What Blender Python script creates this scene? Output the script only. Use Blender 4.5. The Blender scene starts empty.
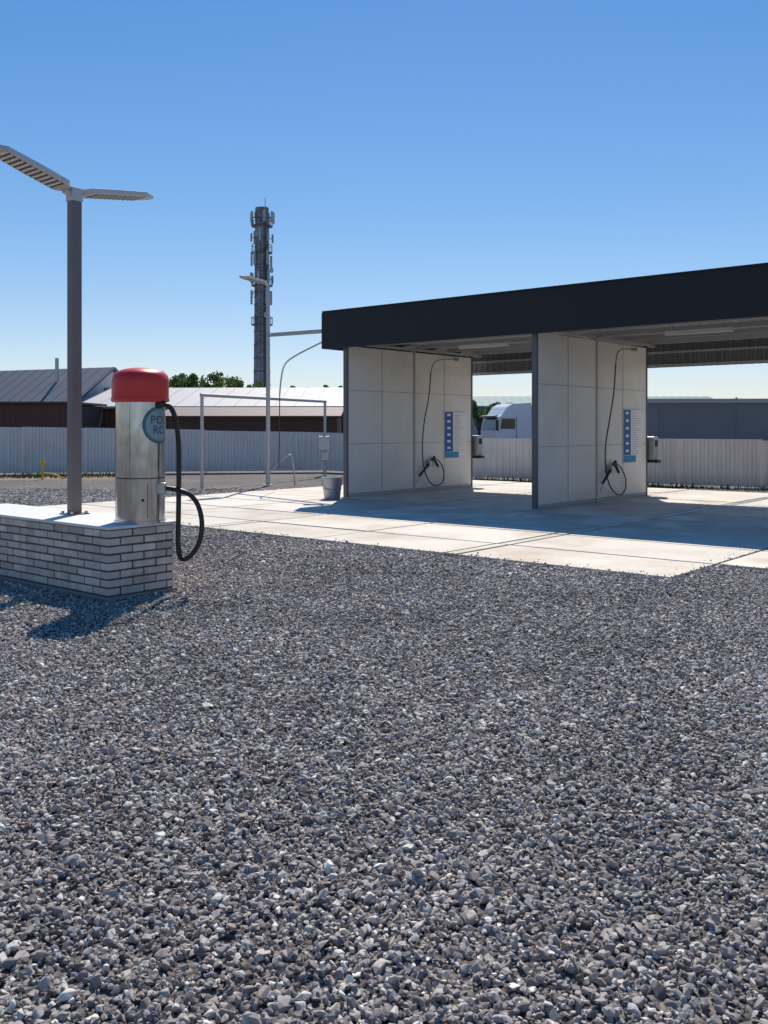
import bpy, bmesh, math, random
import numpy as np
from mathutils import Vector, Matrix, Euler
random.seed(7); rng=np.random.default_rng(7)
scn=bpy.context.scene
scn.view_settings.view_transform='Standard'; scn.view_settings.look='None'; scn.view_settings.exposure=0
COL=scn.collection
# ---------------------------------------------------------------- materials
def mat(name,color,rough=0.6,metal=0.0,var=0.0,vscale=4.0,bump=0.0,bscale=30.0,spec=0.5,island=0.0,stain=None,stain_scale=0.8,stain_amt=0.5,objrand=0.0,stretch=(1,1,1),splash=None):
    m=bpy.data.materials.new(name); m.use_nodes=True
    nt=m.node_tree; N=nt.nodes; L=nt.links
    b=N['Principled BSDF']; b.inputs['Roughness'].default_value=rough; b.inputs['Metallic'].default_value=metal
    b.inputs['Specular IOR Level'].default_value=spec
    tc=N.new('ShaderNodeTexCoord'); mp=N.new('ShaderNodeMapping'); mp.inputs['Scale'].default_value=stretch
    L.new(tc.outputs['Object'],mp.inputs['Vector'])
    rgb=N.new('ShaderNodeRGB'); rgb.outputs[0].default_value=(*color,1)
    out=rgb.outputs[0]
    if stain:
        n=N.new('ShaderNodeTexNoise'); n.inputs['Scale'].default_value=stain_scale; n.inputs['Detail'].default_value=6; n.inputs['Roughness'].default_value=.65
        L.new(mp.outputs[0],n.inputs['Vector'])
        r=N.new('ShaderNodeMapRange'); r.inputs[1].default_value=.45; r.inputs[2].default_value=.7; r.inputs[3].default_value=0; r.inputs[4].default_value=stain_amt
        L.new(n.outputs['Fac'],r.inputs[0]); fac=r.outputs[0]
        if splash:   # dirt splashed up from the floor: stronger below height `splash`
            s=N.new('ShaderNodeSeparateXYZ'); L.new(tc.outputs['Object'],s.inputs[0])
            q=N.new('ShaderNodeMapRange'); q.inputs[1].default_value=0; q.inputs[2].default_value=splash; q.inputs[3].default_value=.6; q.inputs[4].default_value=0; L.new(s.outputs['Z'],q.inputs[0])
            n5=N.new('ShaderNodeTexNoise'); n5.inputs['Scale'].default_value=3; n5.inputs['Detail'].default_value=5; L.new(tc.outputs['Object'],n5.inputs['Vector'])
            q2=N.new('ShaderNodeMath'); q2.operation='MULTIPLY'; L.new(q.outputs[0],q2.inputs[0]); L.new(n5.outputs['Fac'],q2.inputs[1])
            q3=N.new('ShaderNodeMath'); q3.operation='ADD'; q3.use_clamp=True; L.new(q2.outputs[0],q3.inputs[0]); L.new(fac,q3.inputs[1]); fac=q3.outputs[0]
        mx=N.new('ShaderNodeMix'); mx.data_type='RGBA'; L.new(fac,mx.inputs[0]); L.new(out,mx.inputs[6]); mx.inputs[7].default_value=(*stain,1)
        out=mx.outputs[2]
    def mul(fac_socket,lo,hi,out):
        r=N.new('ShaderNodeMapRange'); r.inputs[3].default_value=lo; r.inputs[4].default_value=hi
        L.new(fac_socket,r.inputs[0])
        v=N.new('ShaderNodeVectorMath'); v.operation='SCALE'; L.new(out,v.inputs[0]); L.new(r.outputs[0],v.inputs['Scale'])
        return v.outputs[0]
    if var>0:
        n=N.new('ShaderNodeTexNoise'); n.inputs['Scale'].default_value=vscale; n.inputs['Detail'].default_value=8; n.inputs['Roughness'].default_value=.6
        L.new(mp.outputs[0],n.inputs['Vector'])
        out=mul(n.outputs['Fac'],1-var,1+var,out)
    if island>0:
        g=N.new('ShaderNodeNewGeometry'); out=mul(g.outputs['Random Per Island'],1-island,1+island,out)
    if objrand>0:
        g=N.new('ShaderNodeObjectInfo'); out=mul(g.outputs['Random'],1-objrand,1+objrand,out)
    L.new(out,b.inputs['Base Color'])
    if bump>0:
        n=N.new('ShaderNodeTexNoise'); n.inputs['Scale'].default_value=bscale; n.inputs['Detail'].default_value=6
        L.new(mp.outputs[0],n.inputs['Vector'])
        bp=N.new('ShaderNodeBump'); bp.inputs['Strength'].default_value=bump; bp.inputs['Distance'].default_value=.01
        L.new(n.outputs['Fac'],bp.inputs['Height']); L.new(bp.outputs[0],b.inputs['Normal'])
    return m

M={}
M['white_panel']=mat('white_panel',(.83,.79,.73),.45,var=.04,vscale=1.2,stain=(.60,.56,.50),stain_scale=.9,stain_amt=.4,splash=.7)
M['frame_grey']=mat('frame_grey',(.42,.42,.42),.5,.2,var=.08)
M['dark_post']=mat('dark_post',(.13,.13,.14),.5,.3,var=.1)
M['charcoal']=mat('charcoal',(.017,.018,.021),.5,0,var=.15,vscale=2,spec=.3)
M['zinc']=mat('zinc_sheet',(.50,.52,.55),.42,.35,var=.12,vscale=3)
M['zinc_dark']=mat('zinc_sheet_dark',(.20,.205,.215),.5,.3,var=.12,vscale=3)
M['ceil']=mat('ceiling_sheet',(.34,.34,.34),.45,.2,var=.08,vscale=3)
M['fence']=mat('fence_sheet',(.65,.63,.61),.5,.1,var=.07,vscale=2,island=.05,stain=(.42,.39,.35),stain_scale=.7,stain_amt=.4,splash=.4)
def steel_mat():
    m=mat('stainless_steel',(.44,.455,.475),.17,1,var=.45,vscale=5,stretch=(2.2,2.2,.10))  # stretched colour noise paints dark vertical streaks in place of real reflected bands
    nt=m.node_tree;N=nt.nodes;L=nt.links;b=N['Principled BSDF']; b.inputs['Roughness'].default_value=.18
    # gentle sheet waviness so the reflections break into vertical bands
    tc=N.new('ShaderNodeTexCoord'); mp=N.new('ShaderNodeMapping'); mp.inputs['Scale'].default_value=(1,1,.25); L.new(tc.outputs['Object'],mp.inputs[0])
    n=N.new('ShaderNodeTexNoise'); n.inputs['Scale'].default_value=7; n.inputs['Detail'].default_value=2; L.new(mp.outputs[0],n.inputs['Vector'])
    bp=N.new('ShaderNodeBump'); bp.inputs['Strength'].default_value=.6; bp.inputs['Distance'].default_value=.02; L.new(n.outputs['Fac'],bp.inputs['Height'])
    L.new(bp.outputs[0],b.inputs['Normal']); return m
M['steel']=steel_mat()
M['galv']=mat('galvanised_steel',(.42,.44,.46),.4,.8,var=.2,vscale=14)
M['pole']=mat('pole_paint',(.20,.165,.155),.5,.2,var=.15,vscale=5)
M['pole_light']=mat('pole_grey',(.42,.42,.42),.45,.4,var=.1)
M['lamp']=mat('lamp_housing',(.58,.57,.55),.4,.3,var=.08)
M['led']=mat('led_glass',(.75,.75,.70),.2,0,var=.05)
M['red']=mat('red_plastic',(.66,.035,.025),.38,0,var=.2,vscale=5,bump=.08)
M['rubber']=mat('black_rubber',(.012,.012,.013),.4,0,var=.2)
M['black']=mat('black_plastic',(.02,.02,.022),.45,0,var=.1)
M['brick']=mat('silicate_brick',(.62,.55,.475),.85,0,var=.18,vscale=10,bump=.7,bscale=60,island=.20,stain=(.36,.28,.22),stain_scale=4,stain_amt=.6)
M['mortar']=mat('mortar',(.11,.098,.088),.95,0,var=.3,vscale=20,bump=.5,bscale=90)
M['footing']=mat('footing_concrete',(.24,.22,.20),.95,0,var=.3,vscale=9,bump=.5,bscale=60)
M['slabtop']=mat('plinth_cap',(.72,.71,.68),.6,0,var=.10,vscale=3,stain=(.5,.46,.4),stain_scale=3,stain_amt=.4)
M['joint']=mat('joint_dark',(.075,.055,.04),.9,0,var=.4,vscale=3)
M['blue']=mat('blue_print',(.01,.085,.32),.4,0,var=.05)
M['cyan']=mat('cyan_print',(.03,.28,.46),.4,0,var=.05)
M['paper']=mat('white_print',(.80,.80,.80),.4,0,var=.03)
M['ink']=mat('grey_print',(.40,.41,.43),.5,0,var=.05)
M['navy']=mat('navy_print',(.03,.05,.09),.4,0,var=.05)
M['sticker']=mat('label_blue',(.05,.14,.26),.35,0,var=.1)
M['sticker2']=mat('label_pale_blue',(.26,.36,.40),.35,0,var=.1)
M['green']=mat('label_green',(.10,.30,.08),.35,0,var=.1)
M['yellow']=mat('yellow_paint',(.65,.42,.02),.5,0,var=.1)
M['maroon']=mat('maroon_sheet',(.095,.035,.027),.6,0,var=.25,vscale=1.2)
M['brownwall']=mat('brown_wall',(.08,.045,.035),.8,0,var=.3,vscale=.9)
M['paleroof']=mat('pale_roof',(.42,.41,.39),.55,0,var=.1,vscale=.6)
M['greyroof']=mat('grey_metal_roof',(.14,.152,.17),.6,0,var=.1,vscale=.5)
M['whitewall']=mat('white_wall',(.72,.72,.72),.8,0,var=.08,vscale=1)
M['greywall']=mat('grey_wall',(.22,.215,.21),.8,0,var=.12,vscale=.6)
M['greenwall']=mat('teal_wall',(.08,.20,.20),.7,0,var=.12,vscale=.6)
M['glass']=mat('dark_glass',(.02,.025,.03),.08,0,var=.05)
M['truck']=mat('truck_white',(.75,.75,.75),.3,0,var=.04)
M['chim']=mat('chimney_brick',(.17,.17,.17),.85,0,var=.4,vscale=.9,stain=(.45,.45,.44),stain_scale=.6,stain_amt=.85)
M['antenna']=mat('antenna_grey',(.42,.44,.46),.5,0,var=.1)
M['bark']=mat('bark',(.06,.045,.03),.9,0,var=.3)
M['soil']=mat('dry_soil',(.24,.185,.13),.95,0,var=.3,vscale=2,bump=.8,bscale=12)
M['weed']=mat('weed',(.11,.12,.035),.8,0,island=.4)
def leaf_mat():
    m=mat('leaves',(.095,.145,.035),.6,0,island=.5)
    nt=m.node_tree;N=nt.nodes;L=nt.links;b=N['Principled BSDF']
    tr=N.new('ShaderNodeBsdfTranslucent'); tr.inputs[0].default_value=(.12,.19,.03,1); mx=N.new('ShaderNodeMixShader'); mx.inputs[0].default_value=.35
    L.new(b.outputs[0],mx.inputs[1]); L.new(tr.outputs[0],mx.inputs[2]); L.new(mx.outputs[0],N['Material Output'].inputs[0]); return m
M['leaf']=leaf_mat()
def concrete_mat():
    m=mat('concrete',(.72,.655,.555),.85,0,var=.13,vscale=1.6,bump=.25,bscale=40,stain=(.48,.38,.27),stain_scale=.7,stain_amt=.8,objrand=.10)
    nt=m.node_tree;N=nt.nodes;L=nt.links;b=N['Principled BSDF']
    src=b.inputs['Base Color'].links[0].from_socket
    tc=N.new('ShaderNodeTexCoord'); sx=N.new('ShaderNodeSeparateXYZ'); L.new(tc.outputs['Object'],sx.inputs[0])
    n=N.new('ShaderNodeTexNoise'); n.inputs['Scale'].default_value=1.1; n.inputs['Detail'].default_value=6; L.new(tc.outputs['Object'],n.inputs['Vector'])
    r1=N.new('ShaderNodeMapRange'); r1.inputs[1].default_value=-3.6; r1.inputs[2].default_value=-1.2; L.new(sx.outputs['Y'],r1.inputs[0])
    r2=N.new('ShaderNodeMapRange'); r2.inputs[1].default_value=6.2; r2.inputs[2].default_value=4.8; L.new(sx.outputs['Y'],r2.inputs[0])
    r3=N.new('ShaderNodeMapRange'); r3.inputs[1].default_value=-1.6; r3.inputs[2].default_value=.6; L.new(sx.outputs['X'],r3.inputs[0])
    r4=N.new('ShaderNodeMapRange'); r4.inputs[1].default_value=.42; r4.inputs[2].default_value=.62; L.new(n.outputs['Fac'],r4.inputs[0])
    def mulm(a,b_):
        q=N.new('ShaderNodeMath'); q.operation='MULTIPLY'; L.new(a,q.inputs[0]); L.new(b_,q.inputs[1]); return q.outputs[0]
    wet=mulm(mulm(mulm(r1.outputs[0],r2.outputs[0]),r3.outputs[0]),r4.outputs[0])
    mx=N.new('ShaderNodeMix'); mx.data_type='RGBA'; L.new(wet,mx.inputs[0]); L.new(src,mx.inputs[6])
    v=N.new('ShaderNodeVectorMath'); v.operation='SCALE'; v.inputs['Scale'].default_value=.62; L.new(src,v.inputs[0]); L.new(v.outputs[0],mx.inputs[7])
    L.new(mx.outputs[2],b.inputs['Base Color'])
    rr=N.new('ShaderNodeMapRange'); rr.inputs[3].default_value=.85; rr.inputs[4].default_value=.42; L.new(wet,rr.inputs[0]); L.new(rr.outputs[0],b.inputs['Roughness'])
    return m
M['concrete']=concrete_mat()

def stone_color(nt,fac_out):
    cr=nt.nodes.new('ShaderNodeValToRGB')
    e=cr.color_ramp.elements
    k=1.2
    T=[(0,(.135,.118,.108)),(.25,(.235,.205,.188)),(.5,(.305,.264,.240)),(.70,(.34,.312,.292)),(.86,(.45,.392,.338)),(1,(.72,.655,.58))]
    e[0].position=0; e[0].color=(*[c*k for c in T[0][1]],1); e[1].position=1; e[1].color=(*[min(.8,c*k) for c in T[-1][1]],1)
    for p,c in T[1:-1]:
        x=e.new(p); x.color=(*[q*k for q in c],1)
    nt.links.new(fac_out,cr.inputs[0]); return cr.outputs[0]
def stone_mat():
    m=bpy.data.materials.new('crushed_stone'); m.use_nodes=True; nt=m.node_tree; N=nt.nodes; L=nt.links
    b=N['Principled BSDF']; b.inputs['Roughness'].default_value=.8; b.inputs['Specular IOR Level'].default_value=.3
    oi=N.new('ShaderNodeObjectInfo'); c=stone_color(nt,oi.outputs['Random'])
    tc=N.new('ShaderNodeTexCoord'); n=N.new('ShaderNodeTexNoise'); n.inputs['Scale'].default_value=2.5; n.inputs['Detail'].default_value=5
    L.new(tc.outputs['Object'],n.inputs['Vector'])
    g=N.new('ShaderNodeNewGeometry'); n2=N.new('ShaderNodeTexNoise'); n2.inputs['Scale'].default_value=.55; n2.inputs['Detail'].default_value=4
    L.new(g.outputs['Position'],n2.inputs['Vector'])
    r=N.new('ShaderNodeMapRange'); r.inputs[3].default_value=.6; r.inputs[4].default_value=1.4; L.new(n.outputs['Fac'],r.inputs[0])
    r2=N.new('ShaderNodeMapRange'); r2.inputs[1].default_value=.3; r2.inputs[2].default_value=.7; r2.inputs[3].default_value=.80; r2.inputs[4].default_value=1.20; L.new(n2.outputs['Fac'],r2.inputs[0])
    mu=N.new('ShaderNodeMath'); mu.operation='MULTIPLY'; L.new(r.outputs[0],mu.inputs[0]); L.new(r2.outputs[0],mu.inputs[1])
    v=N.new('ShaderNodeVectorMath'); v.operation='SCALE'; L.new(c,v.inputs[0]); L.new(mu.outputs[0],v.inputs['Scale'])
    L.new(v.outputs[0],b.inputs['Base Color'])
    bp=N.new('ShaderNodeBump'); bp.inputs['Strength'].default_value=.35; bp.inputs['Distance'].default_value=.003
    n3=N.new('ShaderNodeTexNoise'); n3.inputs['Scale'].default_value=260; n3.inputs['Detail'].default_value=3; L.new(g.outputs['Position'],n3.inputs['Vector'])
    L.new(n3.outputs['Fac'],bp.inputs['Height']); L.new(bp.outputs[0],b.inputs['Normal'])
    return m
def ground_mat():
    m=bpy.data.materials.new('gravel_ground'); m.use_nodes=True; nt=m.node_tree; N=nt.nodes; L=nt.links
    b=N['Principled BSDF']; b.inputs['Roughness'].default_value=.9; b.inputs['Specular IOR Level'].default_value=.2
    g=N.new('ShaderNodeNewGeometry')
    vo=N.new('ShaderNodeTexVoronoi'); vo.inputs['Scale'].default_value=38; L.new(g.outputs['Position'],vo.inputs['Vector'])
    sp=N.new('ShaderNodeSeparateColor'); L.new(vo.outputs['Color'],sp.inputs[0])
    c=stone_color(nt,sp.outputs[0])
    n2=N.new('ShaderNodeTexNoise'); n2.inputs['Scale'].default_value=.4; n2.inputs['Detail'].default_value=6; L.new(g.outputs['Position'],n2.inputs['Vector'])
    r2=N.new('ShaderNodeMapRange'); r2.inputs[1].default_value=.3; r2.inputs[2].default_value=.7; r2.inputs[3].default_value=.36; r2.inputs[4].default_value=.6; L.new(n2.outputs['Fac'],r2.inputs[0])
    v=N.new('ShaderNodeVectorMath'); v.operation='SCALE'; L.new(c,v.inputs[0]); L.new(r2.outputs[0],v.inputs['Scale'])
    L.new(v.outputs[0],b.inputs['Base Color'])
    bp=N.new('ShaderNodeBump'); bp.inputs['Strength'].default_value=1; bp.inputs['Distance'].default_value=.02; bp.invert=True
    L.new(vo.outputs['Distance'],bp.inputs['Height']); L.new(bp.outputs[0],b.inputs['Normal'])
    return m
# ---------------------------------------------------------------- mesh helpers
def link(o,parent=None):
    COL.objects.link(o)
    if parent: o.parent=parent
    return o
def empty(name,loc=(0,0,0),rz=0):
    o=bpy.data.objects.new(name,None); o.location=loc; o.rotation_euler=(0,0,rz); COL.objects.link(o); return o
def mesh(name,vs,fs,m,parent=None,smooth=False,loc=(0,0,0),rot=(0,0,0)):
    me=bpy.data.meshes.new(name); me.from_pydata([tuple(v) for v in vs],[],fs); me.update()
    if smooth:
        for p in me.polygons: p.use_smooth=True
    if m: me.materials.append(M[m] if isinstance(m,str) else m)
    o=bpy.data.objects.new(name,me); o.location=loc; o.rotation_euler=rot
    return link(o,parent)
def bevel(o,w,seg=2):
    md=o.modifiers.new('bevel','BEVEL'); md.width=w; md.segments=seg; md.limit_method='ANGLE'
    return o
CUBEF=[(0,3,2,1),(4,5,6,7),(0,1,5,4),(1,2,6,5),(2,3,7,6),(3,0,4,7)]
def boxv(x0,x1,y0,y1,z0,z1):
    return [(x0,y0,z0),(x1,y0,z0),(x1,y1,z0),(x0,y1,z0),(x0,y0,z1),(x1,y0,z1),(x1,y1,z1),(x0,y1,z1)]
def box(name,x0,x1,y0,y1,z0,z1,m,parent=None,bev=0,rot=(0,0,0),loc=(0,0,0)):
    o=mesh(name,boxv(x0,x1,y0,y1,z0,z1),CUBEF,m,parent,rot=rot,loc=loc)
    if bev: bevel(o,bev)
    return o
def boxes(name,L,m,parent=None,bev=0):
    vs=[];fs=[]
    for q in L:
        k=len(vs); vs+=boxv(*q); fs+=[tuple(i+k for i in f) for f in CUBEF]
    o=mesh(name,vs,fs,m,parent)
    if bev: bevel(o,bev,1)
    return o
def lathe(name,prof,m,parent=None,seg=48,loc=(0,0,0),smooth=True,cap=True):
    vs=[];fs=[]
    for r,z in prof:
        for i in range(seg):
            a=2*math.pi*i/seg; vs.append((r*math.cos(a),r*math.sin(a),z))
    for j in range(len(prof)-1):
        for i in range(seg):
            i2=(i+1)%seg; fs.append((j*seg+i,j*seg+i2,(j+1)*seg+i2,(j+1)*seg+i))
    if cap:
        fs.append(tuple(reversed(range(seg)))); k=(len(prof)-1)*seg; fs.append(tuple(range(k,k+seg)))
    o=mesh(name,vs,fs,m,parent,smooth=smooth,loc=loc)
    if smooth:
        md=o.modifiers.new('es','EDGE_SPLIT'); md.split_angle=math.radians(35)
    return o
def rod(name,p0,p1,r0,m,parent=None,r1=None,seg=16):
    p0=Vector(p0);p1=Vector(p1); r1=r0 if r1 is None else r1
    o=lathe(name,[(r0,0),(r1,(p1-p0).length)],m,parent,seg=seg)
    o.location=p0; o.rotation_euler=(p1-p0).to_track_quat('Z','Y').to_euler(); return o
def tube(name,pts,r,m,parent=None):
    cu=bpy.data.curves.new(name,'CURVE'); cu.dimensions='3D'; cu.bevel_depth=r; cu.bevel_resolution=4; cu.use_fill_caps=True
    s=cu.splines.new('NURBS'); s.points.add(len(pts)-1)
    for p,q in zip(s.points,pts): p.co=(*q,1)
    s.order_u=3; s.use_endpoint_u=True; s.resolution_u=12
    cu.materials.append(M[m]); o=bpy.data.objects.new(name,cu); return link(o,parent)
def corr(name,p0,p1,z0a,z0b,z1a,z1b,pitch,depth,m,parent=None):
    p0=Vector((*p0,0));p1=Vector((*p1,0)); L=(p1-p0).length; d=(p1-p0)/L; n=Vector((-d.y,d.x,0))
    vs=[];fs=[];s=0
    seq=[(0,0),(.35,0),(.5,1),(.85,1)]
    while s<L:
        for f,h in seq:
            t=min(s+f*pitch,L); P=p0+d*t+n*(h*depth); w=t/L
            vs.append((P.x,P.y,z0a+(z0b-z0a)*w)); vs.append((P.x,P.y,z1a+(z1b-z1a)*w))
        s+=pitch
    for i in range(len(vs)//2-1): fs.append((2*i,2*i+2,2*i+3,2*i+1))
    return mesh(name,vs,fs,m,parent)
# ---------------------------------------------------------------- world frame
RZ=math.radians(-40.0)
E1=Vector((math.cos(RZ),math.sin(RZ),0)); E2=Vector((-math.sin(RZ),math.cos(RZ),0))
W1=Vector((-.867,20.87,0))
# ---------------------------------------------------------------- sky + sun
EL=math.radians(49); AZ=math.radians(4.6)
w=bpy.data.worlds.new('World'); scn.world=w; w.use_nodes=True
nt=w.node_tree; bg=nt.nodes['Background']; sky=nt.nodes.new('ShaderNodeTexSky'); sky.sky_type='NISHITA'; sky.sun_disc=False
sky.sun_elevation=EL; sky.sun_rotation=AZ; sky.air_density=1.0; sky.dust_density=.05; sky.ozone_density=2.2; sky.altitude=100
# soft highlight roll-off of the sky radiance (camera-like), same for every ray
dn=nt.nodes.new('ShaderNodeVectorMath'); dn.operation='MULTIPLY_ADD'; dn.inputs[1].default_value=(.06,.06,.06); dn.inputs[2].default_value=(1,1,1)
dv=nt.nodes.new('ShaderNodeVectorMath'); dv.operation='DIVIDE'
nt.links.new(sky.outputs[0],dn.inputs[0]); nt.links.new(sky.outputs[0],dv.inputs[0]); nt.links.new(dn.outputs[0],dv.inputs[1])
hs=nt.nodes.new('ShaderNodeHueSaturation'); hs.inputs['Saturation'].default_value=1.42
tint=nt.nodes.new('ShaderNodeMix'); tint.data_type='RGBA'; tint.blend_type='MULTIPLY'; tint.inputs[0].default_value=1; tint.inputs[7].default_value=(.98,.97,1.10,1)
nt.links.new(dv.outputs[0],hs.inputs['Color']); nt.links.new(hs.outputs[0],tint.inputs[6]); nt.links.new(tint.outputs[2],bg.inputs[0]); bg.inputs[1].default_value=.142
sd=Vector((math.sin(AZ)*math.cos(EL),math.cos(AZ)*math.cos(EL),math.sin(EL)))
sl=bpy.data.lights.new('sun','SUN'); sl.energy=5.0; sl.angle=math.radians(.53); sl.color=(1,.93,.83)
so=bpy.data.objects.new('sun',sl); so.rotation_euler=sd.to_track_quat('Z','Y').to_euler(); so.location=(0,40,60); COL.objects.link(so)
# ---------------------------------------------------------------- ground
gm=ground_mat()
mesh('ground',[(-2500,-500,0),(2500,-500,0),(2500,4000,0),(-2500,4000,0)],[(0,1,2,3)],gm)
mesh('dry_soil',[(-22,26.8,.004),(-8.4,28.6,.004),(-7.5,31.6,.004),(-22,30.2,.004)],[(0,1,2,3)],'soil')
def make_stones():
    sc=bpy.data.collections.new('stone_shapes'); sm=stone_mat()
    for k in range(12):
        bm=bmesh.new(); r=random.Random(k)
        ax=(r.uniform(.85,1.25),r.uniform(.6,.9),r.uniform(.45,.7))
        for i in range(13):
            v=Vector((r.gauss(0,1),r.gauss(0,1),r.gauss(0,1))).normalized()
            v*=r.uniform(.8,1.1); bm.verts.new((v.x*ax[0],v.y*ax[1],v.z*ax[2]))
        res=bmesh.ops.convex_hull(bm,input=bm.verts)
        junk=[e for e in res['geom_interior'] if isinstance(e,bmesh.types.BMVert)]
        bmesh.ops.delete(bm,geom=junk,context='VERTS')
        bmesh.ops.bevel(bm,geom=bm.edges[:],offset=.05,segments=1,affect='EDGES')
        me=bpy.data.meshes.new('stone'); bm.to_mesh(me); bm.free(); me.materials.append(sm)
        o=bpy.data.objects.new('stone',me); sc.objects.link(o)
    return sc
sc=make_stones()
def pts():
    N=1700000
    D=np.sqrt(rng.uniform(1.3**2,24**2,N)); X=rng.uniform(-1,1,N)*(.43*D+1.2)
    dens_target=np.where(D<6,4700,np.where(D<10,3400,np.where(D<15,1900,1200)))
    pdf=(D*2/(24**2-1.3**2))/(2*(.43*D+1.2))*N
    keep=rng.uniform(0,1,N)<dens_target/pdf
    D=D[keep];X=X[keep]
    dx=X-W1.x; dy=D-W1.y
    a=dx*E1.x+dy*E1.y; b_=dx*E2.x+dy*E2.y
    jag=np.where(rng.uniform(0,1,len(a))<.05,rng.uniform(-.05,.30,len(a)),rng.uniform(-.05,.04,len(a)))
    inslab=((a>-3.1+jag)&(a<10.1-jag)&(b_>-6.03+jag)&(b_<7.5))|((a>=10.1)&(b_>-4.8+jag)&(b_<7.5))
    ax=X+2.51; ay=D-8.54
    pa=ax*E1.x+ay*E1.y; pb=ax*E2.x+ay*E2.y
    inpl=(pa>-3.3)&(pa<.01)&(pb>-.01)&(pb<.75)
    k=~(inslab|inpl)
    onslab=((a>-3.1)&(a<10.1)&(b_>-6.03)&(b_<7.5))|((a>=10.1)&(b_>-4.8)&(b_<7.5))
    return X[k],D[k],onslab[k]
X,D,ons=pts(); n=len(X); print('stones',n)
me=bpy.data.meshes.new('gravel')
sz=np.clip(rng.lognormal(math.log(.0128),.38,n),.006,.032)*np.where(D>10,1.2,1.0)*np.where(D>15,1.3,1)
zz=rng.uniform(-.002,.020,n); sz=np.where(ons,sz*.6,sz); zz=np.where(ons,.036+sz*.4,zz)
co=np.stack([X,D,zz],1)
me.vertices.add(n); me.vertices.foreach_set('co',co.ravel())
at=me.attributes.new('rot','FLOAT_VECTOR','POINT'); rot=np.stack([rng.normal(0,.55,n),rng.normal(0,.55,n),rng.uniform(0,6.283,n)],1); at.data.foreach_set('vector',rot.ravel())
at=me.attributes.new('scl','FLOAT','POINT'); at.data.foreach_set('value',sz)
go=bpy.data.objects.new('gravel',me); COL.objects.link(go)
ng=bpy.data.node_groups.new('scatter','GeometryNodeTree')
ng.interface.new_socket('Geometry',in_out='INPUT',socket_type='NodeSocketGeometry'); ng.interface.new_socket('Geometry',in_out='OUTPUT',socket_type='NodeSocketGeometry')
gi=ng.nodes.new('NodeGroupInput'); gout=ng.nodes.new('NodeGroupOutput')
ip=ng.nodes.new('GeometryNodeInstanceOnPoints'); ci=ng.nodes.new('GeometryNodeCollectionInfo'); ci.inputs['Collection'].default_value=sc
ci.inputs['Separate Children'].default_value=True; ci.inputs['Reset Children'].default_value=True
ra=ng.nodes.new('GeometryNodeInputNamedAttribute'); ra.data_type='FLOAT_VECTOR'; ra.inputs['Name'].default_value='rot'
sa=ng.nodes.new('GeometryNodeInputNamedAttribute'); sa.data_type='FLOAT'; sa.inputs['Name'].default_value='scl'
ng.links.new(gi.outputs[0],ip.inputs['Points']); ng.links.new(ci.outputs[0],ip.inputs['Instance']); ip.inputs['Pick Instance'].default_value=True
ng.links.new(ra.outputs['Attribute'],ip.inputs['Rotation']); ng.links.new(sa.outputs['Attribute'],ip.inputs['Scale'])
ng.links.new(ip.outputs[0],gout.inputs[0])
go.modifiers.new('scatter','NODES').node_group=ng
# ---------------------------------------------------------------- concrete pavement
cp=empty('concrete_pavement',W1,RZ)
mesh('joint_fill',[(-3.08,-6.0,.026),(10.08,-6.0,.026),(10.08,-4.78,.026),(22,-4.78,.026),(22,7.48,.026),(-3.08,7.48,.026)],[(0,1,2,3,4,5)],'joint',cp)
ysA=[-6.03,-4.8,-3.3,-1.8,-.3,1.2,2.7,4.2,5.9,7.5]; xsA=[-3.1,-.05,2.34,2.54,4.84,7.14,7.34,10.1,12.4,12.60,15,18,22]
for i in range(len(xsA)-1):
    for j in range(len(ysA)-1):
        x0,x1=xsA[i],xsA[i+1]; y0,y1=ysA[j],ysA[j+1]
        if x0>=10.1 and y1<=-4.79: continue
        gy=random.uniform(.020,.040); g=.022
        if x1-x0<.3 and -.4<y0<4.3:
            boxes('drain_grating',[(x0+.02,x1-.02,y0+.02+k*.045,y0+.045+k*.045,.02,.034) for k in range(int((y1-y0-.04)/.045))],'galv',cp)
            continue
        o=box('slab',x0+g,x1-g,y0+gy,y1-gy,-.02,.036+random.uniform(-.003,.004),'concrete',cp); bevel(o,.006,2)
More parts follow.
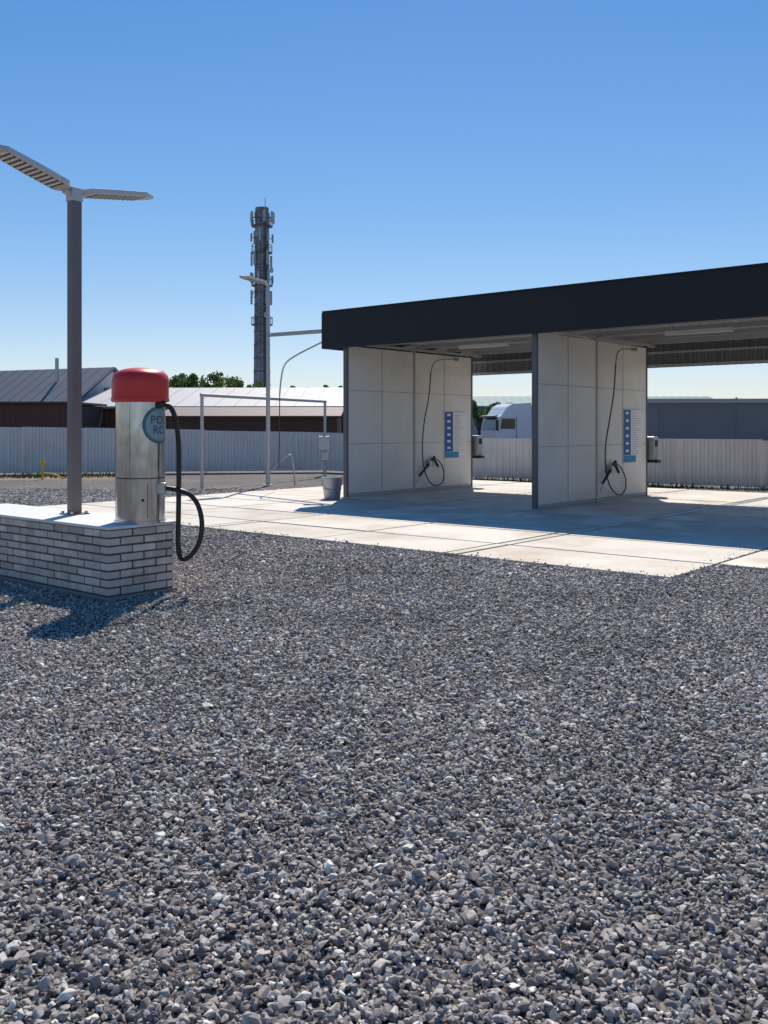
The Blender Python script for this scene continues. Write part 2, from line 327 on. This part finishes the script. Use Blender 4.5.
# ---------------------------------------------------------------- car wash building
cw=empty('car_wash_building',W1,RZ)
HW=3.4
def info_board(x,y0,y1,z0,z1):
    xx=x+.02
    box('board',x,xx,y0,y1,z0,z1,'paper',cw)
    ys=y0+(y1-y0)*.36
    box('board_blue_strip',xx,xx+.003,y0,ys,z0+.16,z1,'blue',cw)
    hh=(z1-z0-.16)/6
    boxes('board_icons',[(xx+.003,xx+.006,y0+.09,ys-.11,z1-(k+1)*hh+.065,z1-k*hh-.045) for k in range(6)],'paper',cw)
    T=[]
    for k in range(18):
        z=z1-.08-k*.052
        T.append((xx,xx+.003,ys+.06,y1-.06-random.uniform(0,.3),z-.012,z))
    boxes('board_text',T,'ink',cw)
    box('board_footer',xx+.0035,xx+.007,y0+.0,y0+(y1-y0)*.62,z0,z0+.15,'cyan',cw)
for wi,wx in enumerate([0,4.84,9.68,14.52]):
    t=.04
    box('wall_panel',wx-t,wx+t,.06,2.40,.12,HW,'white_panel',cw)
    box('wall_panel',wx-t,wx+t,2.48,4.84,.12,HW,'white_panel',cw)
    box('wall_base',wx-t+.004,wx+t-.004,.06,4.84,.03,.12,'frame_grey',cw)
    for yy,ww,mm in [(0,.06,'dark_post'),(2.41,.06,'frame_grey'),(4.84,.06,'dark_post')]:
        box('post',wx-.055,wx+.055,yy,yy+ww,.03,HW+.05,mm,cw,bev=.006)
        box('post_foot',wx-.10,wx+.10,yy-.05,yy+ww+.05,.03,.048,'galv',cw)
    S=[]
    for sx in (-1,1):
        a=wx+sx*t; lo,hi=(a,a+.005) if sx>0 else (a-.005,a)
        for (u0,u1) in [(.06,2.40),(2.48,4.84)]:
            mid=(u0+u1)/2
            S.append((lo,hi,mid-.009,mid+.009,.125,HW-.002))
            for z_ in (1.22,2.42): S.append((lo,hi+(.001 if sx>0 else 0),u0+.002,u1-.002,z_-.007,z_+.007))
    boxes('panel_joints',S,'frame_grey',cw)
    info_board(wx+t+.006,3.66,4.6,.82,1.98)
    box('control_box',wx-.16,wx+.20,4.93,5.15,.85,1.38,'galv',cw,bev=.012)
    box('control_box_screen',wx+.203,wx+.208,4.97,5.11,1.15,1.3,'glass',cw)
    box('coin_tray',wx+.0,wx+.28,4.95,5.12,.78,.85,'black',cw,bev=.01)
    tube('boom',[(wx+.08,4.1,3.32),(wx+.12,3.6,3.30),(wx+.25,3.0,3.22),(wx+.33,2.75,3.05),(wx+.34,2.7,2.85)],.014,'galv',cw)
    rod('boom_mount',(wx+.04,4.1,3.32),(wx+.16,4.1,3.32),.04,'galv',cw)
    j=random.uniform(-.08,.08)
    tube('hose',[(wx+.34,2.7,2.9),(wx+.33,2.68,2.4),(wx+.22,2.62+j,1.8),(wx+.14,2.62,1.2),(wx+.13,2.66,.7),(wx+.16,2.8,.32),(wx+.18,3.1+j,.12),(wx+.17,3.45+j,.2),(wx+.14,3.55+j,.5),(wx+.12,3.35,.78),(wx+.12,3.1,.85)],.014,'rubber',cw)
    rod('spray_gun',(wx+.12,2.55,.42),(wx+.12,3.15,.86),.028,'black',cw,r1=.035)
    rod('gun_grip',(wx+.12,3.10,.84),(wx+.13,3.28,.62),.03,'black',cw)
    rod('gun_lance',(wx+.12,2.62,.47),(wx+.13,2.42,.25),.012,'galv',cw)
    box('gun_holder',wx+t+.006,wx+.16,2.9,3.0,.62,.78,'galv',cw,bev=.01)
X0,X1,Y0,Y1=-.46,19.5,-.15,5.42
box('front_fascia',X0,X1,Y0-.06,Y0,3.35,4.16,'charcoal',cw)
box('front_fascia_cap',X0-.02,X1+.02,Y0-.085,Y0+.03,4.162,4.19,'charcoal',cw)
box('side_fascia',X0-.06,X0-.002,Y0-.06,Y1,3.35,4.16,'charcoal',cw)
box('side_fascia',X1+.002,X1+.06,Y0-.06,Y1,3.35,4.16,'charcoal',cw)
boxes('fascia_seams',[(x,x+.012,Y0-.064,Y0-.06,3.352,4.158) for x in np.arange(X0+2.0,X1,2.0)],'black',cw)
vs=[];fs=[];x=X0
while x<X1:
    for f,h in [(0,0),(.4,0),(.5,1),(.9,1)]:
        xx=min(x+f*.2,X1); z=3.66+h*.04; vs+= [(xx,Y0+.01,z+.05),(xx,Y1-.01,z-.05)]
    x+=.2
fs=[(2*i,2*i+1,2*i+3,2*i+2) for i in range(len(vs)//2-1)]
mesh('roof_deck',vs,fs,'ceil',cw)
boxes('purlins',[(X0+.01,X1-.01,y-.03,y+.03,3.50,3.60) for y in (.15,1.4,2.65,3.9,5.1)],'frame_grey',cw)
boxes('beams',[(wx-.05,wx+.05,Y0+.01,Y1-.02,3.40+.052,3.498) for wx in (0,4.84,9.68,14.52)],'frame_grey',cw)
corr('back_fascia',(X0,Y1),(X1,Y1),2.98,2.98,4.05,4.05,.18,.03,'zinc_dark',cw)
boxes('back_fascia_rails',[(X0,X1,Y1-.05,Y1-.005,3.0,3.05),(X0,X1,Y1-.05,Y1-.005,3.3,3.35)],'frame_grey',cw)
for k in range(4):
    cx=2.42+4.84*k
    box('strip_light',cx-.65,cx+.65,1.85,1.95,3.36,3.44,'led',cw,bev=.01)
    boxes('light_hangers',[(cx-.5,cx-.48,1.89,1.91,3.44,3.62),(cx+.48,cx+.5,1.89,1.91,3.44,3.62)],'galv',cw)
# ---------------------------------------------------------------- bucket
bk=empty('metal_bucket',(-1.13,20.45,.036))
lathe('bucket',[(.17,0),(.175,.02),(.215,.44),(.228,.45),(.228,.475),(.205,.475),(.165,.05),(.001,.045)],'galv',bk,seg=40)
lathe('hoop',[(.196,.2),(.202,.205),(.205,.225),(.199,.23)],'galv',bk,seg=40,cap=False)
tube('handle',[(-.22,0,.42),(-.23,-.05,.3),(-.12,-.22,.2),(.12,-.22,.2),(.23,-.05,.3),(.22,0,.42)],.006,'galv',bk)
# ---------------------------------------------------------------- brick plinth
A=Vector((-2.51,8.54,0)); PL=3.2; PW=.74; PH=.69
bp=empty('brick_plinth',A,RZ)
IN=.012
box('mortar_core',-PL+IN,-IN,IN,PW-IN,.0,PH-.03,'mortar',bp)
bl=[]; nrow=8; z0=.052; rh=(PH-.03-z0)/nrow; g=.015; bw=.26; bt=.125
J=lambda s=.0035: random.uniform(-s,s)
def brick(x0,x1,y0,y1,za,zb): bl.append((x0+J(),x1+J(),y0+J(),y1+J(),za+J(.002),zb+J(.002)))
for r_ in range(nrow):
    za=z0+r_*rh+g/2; zb=z0+(r_+1)*rh-g/2
    if r_%2==0: brick(-bw+g,0,0,bt,za,zb); x=-bw; y=bt+g
    else: brick(-bt,0,0,bw,za,zb); x=-bt-g; y=bw+g
    while x>-PL+.03:
        xa=max(x-bw,-PL); brick(xa+(g if xa>-PL else 0),x,0,bt-.01,za,zb); x-=bw
    while y<PW-.03:
        yb=min(y+bw-g,PW); brick(-bt+.01,0,y,yb,za,zb); y+=bw
    x=-bt-g
    while x>-PL:
        xa=max(x-bw+g,-PL); brick(xa,x,PW-.1,PW,za,zb); x-=bw
ob=boxes('bricks',bl,'brick',bp); bevel(ob,.006,2)
box('footing',-PL-.03,.02,-.02,PW+.02,-.02,.045,'footing',bp,bev=.008)
box('cap_sheet',-PL-.02,.018,-.018,PW+.018,PH-.028,PH,'slabtop',bp,bev=.004)
# ---------------------------------------------------------------- vacuum unit
def loc_pl(a,b,z=0): return A+E1*a+E2*b+Vector((0,0,z))
C=loc_pl(-.22,.47,PH)
vc=empty('self_service_vacuum_unit',C+Vector((.03,0,0)))
R=.232
lathe('base_ring',[(R+.012,0),(R+.012,.02),(R,.022)],'steel',vc,seg=64,cap=False)
lathe('body_lower',[(R,.0),(R,.42)],'steel',vc,seg=64,cap=False)
lathe('body_seam',[(R-.006,.42),(R-.006,.43)],'black',vc,seg=64,cap=False)
lathe('body_upper',[(R,.43),(R,1.17)],'steel',vc,seg=64,cap=False)
lathe('cap',[(R+.004,1.145),(R+.032,1.15),(R+.036,1.17),(R+.036,1.33),(R+.032,1.37),(R+.020,1.41),(R-.01,1.44),(R-.07,1.462),(.08,1.478),(.001,1.48)],'red',vc,seg=64)
lathe('cap_lip',[(R+.037,1.155),(R+.042,1.16),(R+.042,1.185),(R+.037,1.19)],'red',vc,seg=64,cap=False)
def patch(name,a0,a1,z0,z1,r,m,n=16):
    vs=[];fs=[]
    for i in range(n+1):
        a=math.radians(a0+(a1-a0)*i/n)
        for z in (z0,z1): vs.append((r*math.cos(a),r*math.sin(a),z))
    for i in range(n): fs.append((2*i,2*i+2,2*i+3,2*i+1))
    return mesh(name,vs,fs,m,vc,smooth=True)
def disc(name,ac,zc,rad,r,m,n=48,rings=5):
    vs=[(r*math.cos(ac),r*math.sin(ac),zc)];fs=[]
    for q in range(1,rings+1):
        for i in range(n):
            t=2*math.pi*i/n; rd=rad*q/rings; a=ac+rd*math.cos(t)/R; vs.append((r*math.cos(a),r*math.sin(a),zc+rd*math.sin(t)))
    for i in range(n): fs.append((0,1+i,1+(i+1)%n))
    for q in range(rings-1):
        for i in range(n):
            a=1+q*n+i; b_=1+q*n+(i+1)%n; fs.append((a,a+n,b_+n,b_))
    return mesh(name,vs,fs,m,vc,smooth=True)
ac=math.radians(-27)
disc('label_rim',ac,.93,.180,R+.0015,'sticker'); disc('label_green',ac,.93,.158,R+.003,'green'); disc('label_disc',ac,.93,.148,R+.0045,'sticker2')
def ctext(s,ac,z,size,r,m):
    cu=bpy.data.curves.new('t','FONT'); cu.body=s; cu.size=size; cu.align_x='CENTER'; cu.resolution_u=2
    o=bpy.data.objects.new('t',cu); COL.objects.link(o); dg=bpy.context.evaluated_depsgraph_get()
    me=bpy.data.meshes.new_from_object(o.evaluated_get(dg)); bpy.data.objects.remove(o)
    bm=bmesh.new(); bm.from_mesh(me); bmesh.ops.triangulate(bm,faces=bm.faces[:]); bmesh.ops.subdivide_edges(bm,edges=[e for e in bm.edges if e.calc_length()>.02],cuts=2)
    for v in bm.verts:
        a=ac+v.co.x/R; q=z+v.co.y; v.co=(r*math.cos(a),r*math.sin(a),q)
    bm.to_mesh(me); bm.free(); me.materials.clear(); me.materials.append(M[m])
    link(bpy.data.objects.new('label_text',me),vc)
ctext('POL',ac,.94,.115,R+.006,'navy'); ctext('RO',ac,.845,.115,R+.006,'navy')
patch('upper_seam',-100.6,-100,.432,1.144,R+.0012,'black',2)
patch('door',-150,-60,.05,.38,R+.002,'steel')
patch('door_edge',-152,-151,.05,.38,R+.003,'black',2); patch('door_edge',-59.5,-58.5,.05,.38,R+.003,'black',2)
rod('door_lock',(R*math.cos(math.radians(-70)),R*math.sin(math.radians(-70)),.22),((R+.012)*math.cos(math.radians(-70)),(R+.012)*math.sin(math.radians(-70)),.22),.014,'black',vc)
hx=R*math.cos(math.radians(-20)); hy=R*math.sin(math.radians(-20))
box('nozzle_holder',hx-.03,hx+.05,hy-.05,hy+.03,.27,.38,'galv',vc,bev=.01)
hp=[(R*.75,-.12,1.12),(R+.04,-.10,1.135),(R+.11,-.07,1.06),(R+.15,-.05,.80),(R+.15,-.05,.4),(R+.145,-.05,0),(R+.142,-.06,-.22),(R+.17,-.08,-.36),(R+.26,-.09,-.34),(R+.36,-.09,-.2),(R+.385,-.08,0),(R+.33,-.06,.2),(R+.2,-.06,.31),(R+.0,-.08,.33)]
tube('hose',hp,.024,'rubber',vc)
rod('hose_cuff',hp[0],hp[1],.034,'black',vc)
# ---------------------------------------------------------------- lamps
def lamp_head(name,parent,z,sgn,tilt,Ln=1.0,wd=.30):
    prof=[(.06,.06),(.16,.5),(.5,.52),(.85,.45),(1.0,.16)]
    vs=[];fs=[];n=len(prof)
    for t,hw in prof:
        y=t*Ln; th=.055 if t<.9 else .03
        for sx,q in ((-1,0),(1,0),(1,1),(-1,1)): vs.append((sx*hw*wd,y*sgn,(q*th-.02)))
    for i in range(n-1):
        for k in range(4):
            k2=(k+1)%4; q=(i*4+k,i*4+k2,(i+1)*4+k2,(i+1)*4+k); fs.append(q if sgn<0 else q[::-1])
    fs.append((0,1,2,3) if sgn>0 else (3,2,1,0)); e=(n-1)*4; fs.append((e+3,e+2,e+1,e) if sgn>0 else (e,e+1,e+2,e+3))
    R_=(sgn*tilt,0,0)
    h=mesh(name,vs,fs,'lamp',parent,loc=(0,0,z),rot=R_); bevel(h,.008,2)
    ribs=[];led=[]
    for k in range(11):
        y=(.2+.06*k)*Ln*sgn; a,b=sorted((y,y+.018*sgn))
        ribs.append((-wd*.40,wd*.40,a,b,-.026,-.0205))
        a,b=sorted((y+.024*sgn,y+.052*sgn)); led.append((-wd*.38,wd*.38,a,b,-.024,-.0205))
    for nm,LL,mm in ((name+'_ribs',ribs,'dark_post'),(name+'_led_panel',led,'led')):
        o=boxes(nm,LL,mm,parent); o.location=(0,0,z); o.rotation_euler=R_
    rod(name+'_arm',(0,0,z-.03),(0,sgn*.12,z-.0+.01),.035,'lamp',parent)
P=loc_pl(-1.36,.5,PH)
l1=empty('street_lamp',P,RZ)
box('pole',-.055,.055,-.055,.055,0,3.28,'pole',l1,bev=.008)
box('base_plate',-.11,.11,-.11,.11,0,.012,'pole',l1)
boxes('base_bolts',[(sx*.085-.012,sx*.085+.012,sy*.085-.012,sy*.085+.012,.012,.035) for sx in(-1,1) for sy in (-1,1)],'galv',l1)
box('pole_head',-.065,.065,-.065,.065,3.26,3.40,'lamp',l1,bev=.01)
lamp_head('lamp_head_a',l1,3.35,-1,.30,Ln=1.0); lamp_head('lamp_head_b',l1,3.35,1,.14,Ln=.97)
l2=empty('street_lamp',(-3.15,25.5,.03),RZ)
rod('pole',(0,0,0),(0,0,5.45),.06,'pole_light',l2,r1=.05)
box('base_plate',-.13,.13,-.13,.13,0,.015,'pole_light',l2)
lamp_head('lamp_head_a',l2,5.45,-1,.10,Ln=1.0)
inv=Matrix.Rotation(-RZ,4,'Z')
def l2l(x,y,z): return inv@(Vector((x,y,z))-Vector((-3.15,25.5,.03)))
rod('cross_beam',l2l(-3.15,25.5,4.1),l2l(-.80,22.25,3.92),.055,'pole_light',l2)
tube('bent_pipe',[l2l(-3.05,25.3,.42),l2l(-2.9,25.3,.55),l2l(-2.55,25.3,.9),l2l(-2.45,25.3,.75),l2l(-2.4,25.3,.03)],.022,'pole_light',l2)
ob=empty('hose_boom',(-.85,21.78,0))
tube('arm',[(0,0,3.72),(-.35,.3,3.72),(-.8,.7,3.55),(-1.3,1.1,3.35),(-1.62,1.3,3.15),(-1.7,1.35,2.7),(-1.72,1.35,2.4)],.02,'galv',ob)
box('spot_head',-.52,-.12,.1,.35,3.60,3.68,'lamp',ob,bev=.02)
rod('drop_hose',(-1.72,1.35,2.42),(-1.74,1.35,.6),.012,'rubber',ob)
pf=empty('pipe_frame',(-4.77,24.6,.0))
rod('post',(0,0,0),(0,0,2.44),.045,'pole_light',pf); rod('post',(2.82,6.4,0),(2.82,6.4,2.44),.045,'pole_light',pf)
rod('top_rail',(-.02,-.04,2.44),(2.84,6.44,2.44),.045,'pole_light',pf)
box('meter_box',2.62,2.98,6.2,6.36,.85,1.3,'galv',pf,bev=.01); box('meter_box',2.72,2.95,6.2,6.36,.5,.75,'galv',pf,bev=.01)
# ---------------------------------------------------------------- fences
def fence(name,p0,p1,za,zb,seg=2.0):
    f=empty(name,(0,0,0)); p0=Vector(p0);p1=Vector(p1);L=(p1-p0).length; n=max(1,round(L/seg)); d=(p1-p0)/L; nn=Vector((-d.y,d.x))
    for i in range(n):
        t0=i/n;t1=(i+1)/n; a=p0.lerp(p1,t0)+nn*random.uniform(-.006,.006); b=p0.lerp(p1,t1)-d*.012
        h0=za+(zb-za)*t0; h1=za+(zb-za)*t1; dz=random.uniform(-.015,.015)
        corr('sheet',a,b,.06,.06,h0+dz,h1+dz,.22,.035,'fence',f)
        pp=p0.lerp(p1,t0)+nn*.09; box('post',pp.x-.03,pp.x+.03,pp.y-.03,pp.y+.03,0,h0-.03,'frame_grey',f)
    return f
fence('metal_fence',(-24,29.2),(-2.2,33.3),1.82,1.42)
fence('metal_fence',(-2.2,33.3),(2.8,28.9),1.42,1.27)
fence('metal_fence',(2.8,28.9),(16.5,18.95),1.27,1.27)
yp=empty('yellow_gas_pipe',(-10.4,28.6,0))
rod('riser',(0,0,0),(0,0,.62),.035,'yellow',yp); rod('valve',(-.08,0,.5),(.08,0,.5),.045,'yellow',yp); tube('pipe',[(0,0,.2),(.3,0,.18),(.5,.1,.08),(.6,.15,0)],.025,'yellow',yp)
wv=[];wf=[]
for i in range(1600):
    x=random.uniform(-20,-8); y=29.1+(x+15)*.13+random.uniform(-.6,1.2); h=random.uniform(.05,.2); a=random.uniform(0,6.28); dx=.02*math.cos(a);dy=.02*math.sin(a); k=len(wv)
    wv+=[(x-dx,y-dy,0),(x+dx,y+dy,0),(x+random.uniform(-.06,.06),y+random.uniform(-.06,.06),h)]; wf.append((k,k+1,k+2))
for i in range(1500):
    t=random.random(); x=2.8+13.7*t-.25+random.gauss(0,.12); y=28.9-9.95*t-.35+random.gauss(0,.12); h=random.uniform(.04,.16); a=random.uniform(0,6.28); dx=.02*math.cos(a);dy=.02*math.sin(a); k=len(wv)
    wv+=[(x-dx,y-dy,0),(x+dx,y+dy,0),(x+random.uniform(-.06,.06),y+random.uniform(-.06,.06),h)]; wf.append((k,k+1,k+2))
mesh('weeds',wv,wf,'weed')
# ---------------------------------------------------------------- background buildings
def gable(name,x0,x1,y0,y1,ze,zr,roof,wall,loc=(0,0,0),rz=0,ov=.4,seam=.9):
    e=empty(name,loc,rz); ym=(y0+y1)/2
    vs=[(x0,y0,0),(x1,y0,0),(x1,y1,0),(x0,y1,0),(x0,y0,ze),(x1,y0,ze),(x1,y1,ze),(x0,y1,ze),(x0,ym,zr-.08),(x1,ym,zr-.08)]
    mesh('walls',vs,[(0,1,5,4),(2,3,7,6),(1,2,6,9,5),(3,0,4,8,7)],wall,e)
    s=(zr-ze)/(ym-y0)
    vs=[(x0-ov,y0-ov,ze-ov*s+.02),(x1+ov,y0-ov,ze-ov*s+.02),(x1+ov,ym,zr+.02),(x0-ov,ym,zr+.02),(x1+ov,y1+ov,ze-ov*s+.02),(x0-ov,y1+ov,ze-ov*s+.02)]
    r=mesh('roof',vs,[(0,1,2,3),(3,2,4,5)],roof,e); md=r.modifiers.new('s','SOLIDIFY'); md.thickness=.12
    k=x0-ov; vs=[];fs=[]
    while k<x1+ov:
        q=len(vs); vs+=[(k,y0-ov,ze-ov*s+.022),(k+.03,y0-ov,ze-ov*s+.022),(k+.03,ym,zr+.022),(k,ym,zr+.022),(k,y0-ov,ze-ov*s+.04),(k+.03,y0-ov,ze-ov*s+.04),(k+.03,ym,zr+.04),(k,ym,zr+.04)]
        fs+=[tuple(i+q for i in f) for f in CUBEF]; k+=seam
    mesh('roof_seams',vs,fs,roof,e)
    return e
g1=gable('warehouse',-30,0,-3.4,3.4,3.2,5.4,'greyroof','whitewall',loc=(-17.5,60,0),rz=math.radians(-24))
box('gable_window',.002,.04,-.6,.1,3.5,4.1,'glass',g1); rod('flue_pipe',(-3.1,-1.4,4.4),(-3.1,-1.4,6.0),.12,'galv',g1,seg=12)
boxes('windows',[(-26+4*k,-24.6+4*k,-3.43,-3.39,1.2,2.4) for k in range(6)],'glass',g1)
g2=empty('brown_shed',(-19.5,46,0))
corr('wall',(-14,0),(4.2,0),0,0,2.72,2.72,.3,.04,'maroon',g2); box('body',-14,4.2,.06,5,0,2.7,'brownwall',g2); box('roof',-14.2,4.4,-.25,5.2,2.74,2.84,'maroon',g2)
g3=gable('low_workshop',0,14.5,0,12,2.8,4.0,'paleroof','brownwall',loc=(-16.6,52,0),rz=math.radians(-2),seam=1.1)
corr('cladding',(0,-.06),(14.5,-.06),0,0,2.7,2.7,.3,.04,'maroon',g3)
boxes('doors',[(2+4*k,4.2+4*k,-.16,-.10,0,2.3) for k in range(3)],'brownwall',g3)
g3b=empty('red_lean_to',(-10.6,44,0))
box('body',0,8.4,0,4,0,2.05,'brownwall',g3b)
mesh('roof',[(-.2,-.4,2.05),(8.6,-.4,2.05),(8.6,4.1,2.55),(-.2,4.1,2.55),(-.2,-.4,2.12),(8.6,-.4,2.12),(8.6,4.1,2.62),(-.2,4.1,2.62)],CUBEF,'maroon',g3b)
g4=empty('grey_garage_block',(12.2,45,0),math.radians(-3))
box('walls',0,34,0,8,0,2.75,'greywall',g4); box('parapet',-.15,34.15,-.15,8.15,2.75,2.95,'paleroof',g4)
boxes('pilasters',[(1+3.6*k,1.12+3.6*k,-.03,-.003,0,2.74) for k in range(9)],'greywall',g4)
g5=gable('teal_hall',0,26,0,10,3.9,5.0,'greenwall','greenwall',loc=(10,100,0))
boxes('windows',[(1+2.4*k,2.6+2.4*k,-.05,-.005,1.2,3) for k in range(10)],'glass',g5)
tk=empty('parked_truck',(6.0,50,0),math.radians(14))
prof=[(0,.55),(-.04,1.35),(.12,2.15),(.30,2.22),(.62,2.68),(.95,2.86),(2.0,2.92),(2.05,.55)]
def extr(name,prof,y0,y1,m,parent,bev=0):
    n=len(prof); vs=[(x,y0,z) for x,z in prof]+[(x,y1,z) for x,z in prof]
    fs=[tuple(range(n)),tuple(reversed(range(n,2*n)))]+[(i,i+n,(i+1)%n+n,(i+1)%n) for i in range(n)]
    o=mesh(name,vs,fs,m,parent)
    if bev: bevel(o,bev,3)
    return o
extr('cab',prof,0,2.4,'truck',tk,.05)
extr('side_window',[(.22,1.50),(.30,2.05),(1.05,2.05),(1.05,1.50)],-.02,-.004,'glass',tk)
extr('door_seam',[(1.12,.7),(1.12,2.15),(1.15,2.15),(1.15,.7)],-.01,-.004,'black',tk)
mesh('windshield',[(-.035,.15,1.42),(-.035,2.25,1.42),(.105,2.2,2.12),(.105,.2,2.12)],[(0,3,2,1)],'glass',tk)
extr('sun_visor',[(-.14,2.10),(-.12,2.20),(.12,2.24),(.12,2.18)],.08,2.32,'black',tk)
extr('bumper',[(-.12,.35),(-.12,.75),(0,.8),(1.0,.8),(1.0,.5),(.3,.35)],-.03,2.43,'frame_grey',tk,.03)
box('chassis',1.0,6.2,.6,1.8,.7,.95,'black',tk); box('fuel_tank',2.6,3.9,.0,.55,.5,1.0,'galv',tk,bev=.08)
for xw in (.95,4.6,5.7):
    for yw in (.02,2.1): rod('wheel',(xw,yw,.5),(xw,yw+.3,.5),.5,'rubber',tk,seg=28); rod('wheel_hub',(xw,yw-.02,.5),(xw,yw+.05,.5),.2,'galv',tk)
box('mirror',-.1,.0,-.3,-.12,1.4,2.0,'black',tk,bev=.02)
# ---------------------------------------------------------------- chimney mast
ch=empty('chimney_with_antennas',(-15.6,120,0))
H=29.6
lathe('shaft',[(1.12,0),(1.08,5),(.98,16),(.88,H-1.2),(.95,H-1.1),(.95,H-.6),(.86,H-.5),(.86,H)],'chim',ch,seg=28)
for z in np.arange(3.5,H-2,1.7):
    r=1.12-.0085*z; lathe('iron_band',[(r+.0,z),(r+.05,z+.02),(r+.05,z+.16),(r,z+.18)],'dark_post',ch,seg=28,cap=False)
def platform(z,rad):
    lathe('platform',[(.85,z),(rad,z),(rad,z+.1),(.85,z+.1)],'dark_post',ch,seg=28,cap=False)
    lathe('rail',[(rad-.02,z+.95),(rad+.02,z+.95),(rad+.02,z+1.02),(rad-.02,z+1.02)],'dark_post',ch,seg=28,cap=False)
    for i in range(12):
        a=i*math.pi/6; rod('stanchion',(rad*math.cos(a),rad*math.sin(a),z),(rad*math.cos(a),rad*math.sin(a),z+1.0),.03,'dark_post',ch,seg=6)
platform(27.2,1.35); platform(23.8,1.3); platform(19.6,1.35); platform(14.6,1.35)
rr=random.Random(3)
for z,nn,rad in [(27.6,7,1.5),(25.2,6,1.4),(22.2,5,1.35),(20.0,6,1.45),(17.3,3,1.4)]:
    for i in range(nn):
        a=2*math.pi*(i+rr.random()*.6)/nn; cx,cy=rad*math.cos(a),rad*math.sin(a); hh=rr.uniform(1.0,1.9)
        box('antenna_panel',-.1,.1,-.14,.14,z,z+hh,'antenna',ch,bev=.02,rot=(0,0,a),loc=(cx,cy,0))
        rod('bracket',(.8*math.cos(a),.8*math.sin(a),z+hh*.5),(cx,cy,z+hh*.5),.04,'dark_post',ch,seg=6)
for a,z in [(-2.6,18.6),(-1.0,15.8),(-.4,21.6)]:
    o=lathe('dish',[(.42,.18),(.40,.1),(.25,0),(.02,-.03)],'antenna',ch,seg=20); o.location=(1.25*math.cos(a),1.25*math.sin(a),z); o.rotation_euler=(math.pi/2,0,a+math.pi/2)
boxes('ladder',[(-.25,-.21,-1.26,-1.22,1,H-.5),(.21,.25,-1.26,-1.22,1,H-.5)]+[(-.21,.21,-1.255,-1.225,z,z+.04) for z in np.arange(1.3,H-.6,.45)],'antenna',ch)
boxes('cable_run',[(.5,.62,-1.2,-1.1,.5,H-2),(.68,.74,-1.1,-1.0,.5,H-5)],'black',ch)
rod('lightning_rod',(.4,0,H),(.4,0,H+1.3),.04,'dark_post',ch,seg=6)
# ---------------------------------------------------------------- trees
def treemass(name,items,leaf=.22,dens=900,seed=1):
    e=empty(name); vs=[];fs=[];r=random.Random(seed)
    for (x,y,h,rad) in items:
        rod('trunk',(x,y,0),(x+r.uniform(-.3,.3),y,h*.6),.18,'bark',e,r1=.07,seg=8)
        for k in range(4):
            a=r.uniform(0,6.28); rod('limb',(x,y,h*r.uniform(.3,.5)),(x+rad*.6*math.cos(a),y+rad*.6*math.sin(a),h*r.uniform(.65,.85)),.07,'bark',e,r1=.03,seg=6)
        for c in range(11):
            a=r.uniform(0,6.28); q=rad*math.sqrt(r.random())*.8; cx=x+q*math.cos(a); cy=y+q*math.sin(a); cz=h*r.uniform(.4,.88); cr=rad*r.uniform(.25,.42)
            for i in range(dens//11):
                v=Vector((r.gauss(0,1),r.gauss(0,1),r.gauss(0,1))).normalized()*cr*(r.random()**.4)
                p=Vector((cx,cy,cz))+v; u=Vector((r.gauss(0,1),r.gauss(0,1),r.gauss(0,1))).normalized()*leaf; t=u.orthogonal().normalized()*leaf*.6
                k=len(vs); vs+=[p-u,p-t,p+u,p+t]; fs.append((k,k+1,k+2,k+3))
    mesh('foliage',vs,fs,'leaf',e)
r=random.Random(5)
treemass('distant_trees',[(-21+.62*i+r.uniform(-.3,.3),92+r.uniform(-3,3),r.uniform(6.1,7.7),r.uniform(1.3,1.9)) for i in range(14)]+[(-8.5+1.0*i,95,r.uniform(5.4,6.4),1.4) for i in range(7)],leaf=.15,dens=1300,seed=1)
treemass('distant_trees',[(8.3+1.4*i,82+r.uniform(-2,2),r.uniform(3.9,4.6),1.1) for i in range(3)],leaf=.15,dens=900,seed=2)
treemass('distant_trees',[(-150+9*i+r.uniform(-3,3),230+r.uniform(-10,10),r.uniform(6,9),r.uniform(3.5,5)) for i in range(36)],leaf=.6,dens=420,seed=3)
# ---------------------------------------------------------------- camera
cam=bpy.data.cameras.new('camera'); cam.sensor_width=36; cam.sensor_fit='AUTO'; cam.lens=33; cam.shift_y=-85/1024; cam.clip_end=6000; cam.clip_start=.05
co_=bpy.data.objects.new('camera',cam); co_.location=(0,0,1.6); co_.rotation_euler=(math.pi/2,0,0); COL.objects.link(co_); scn.camera=co_
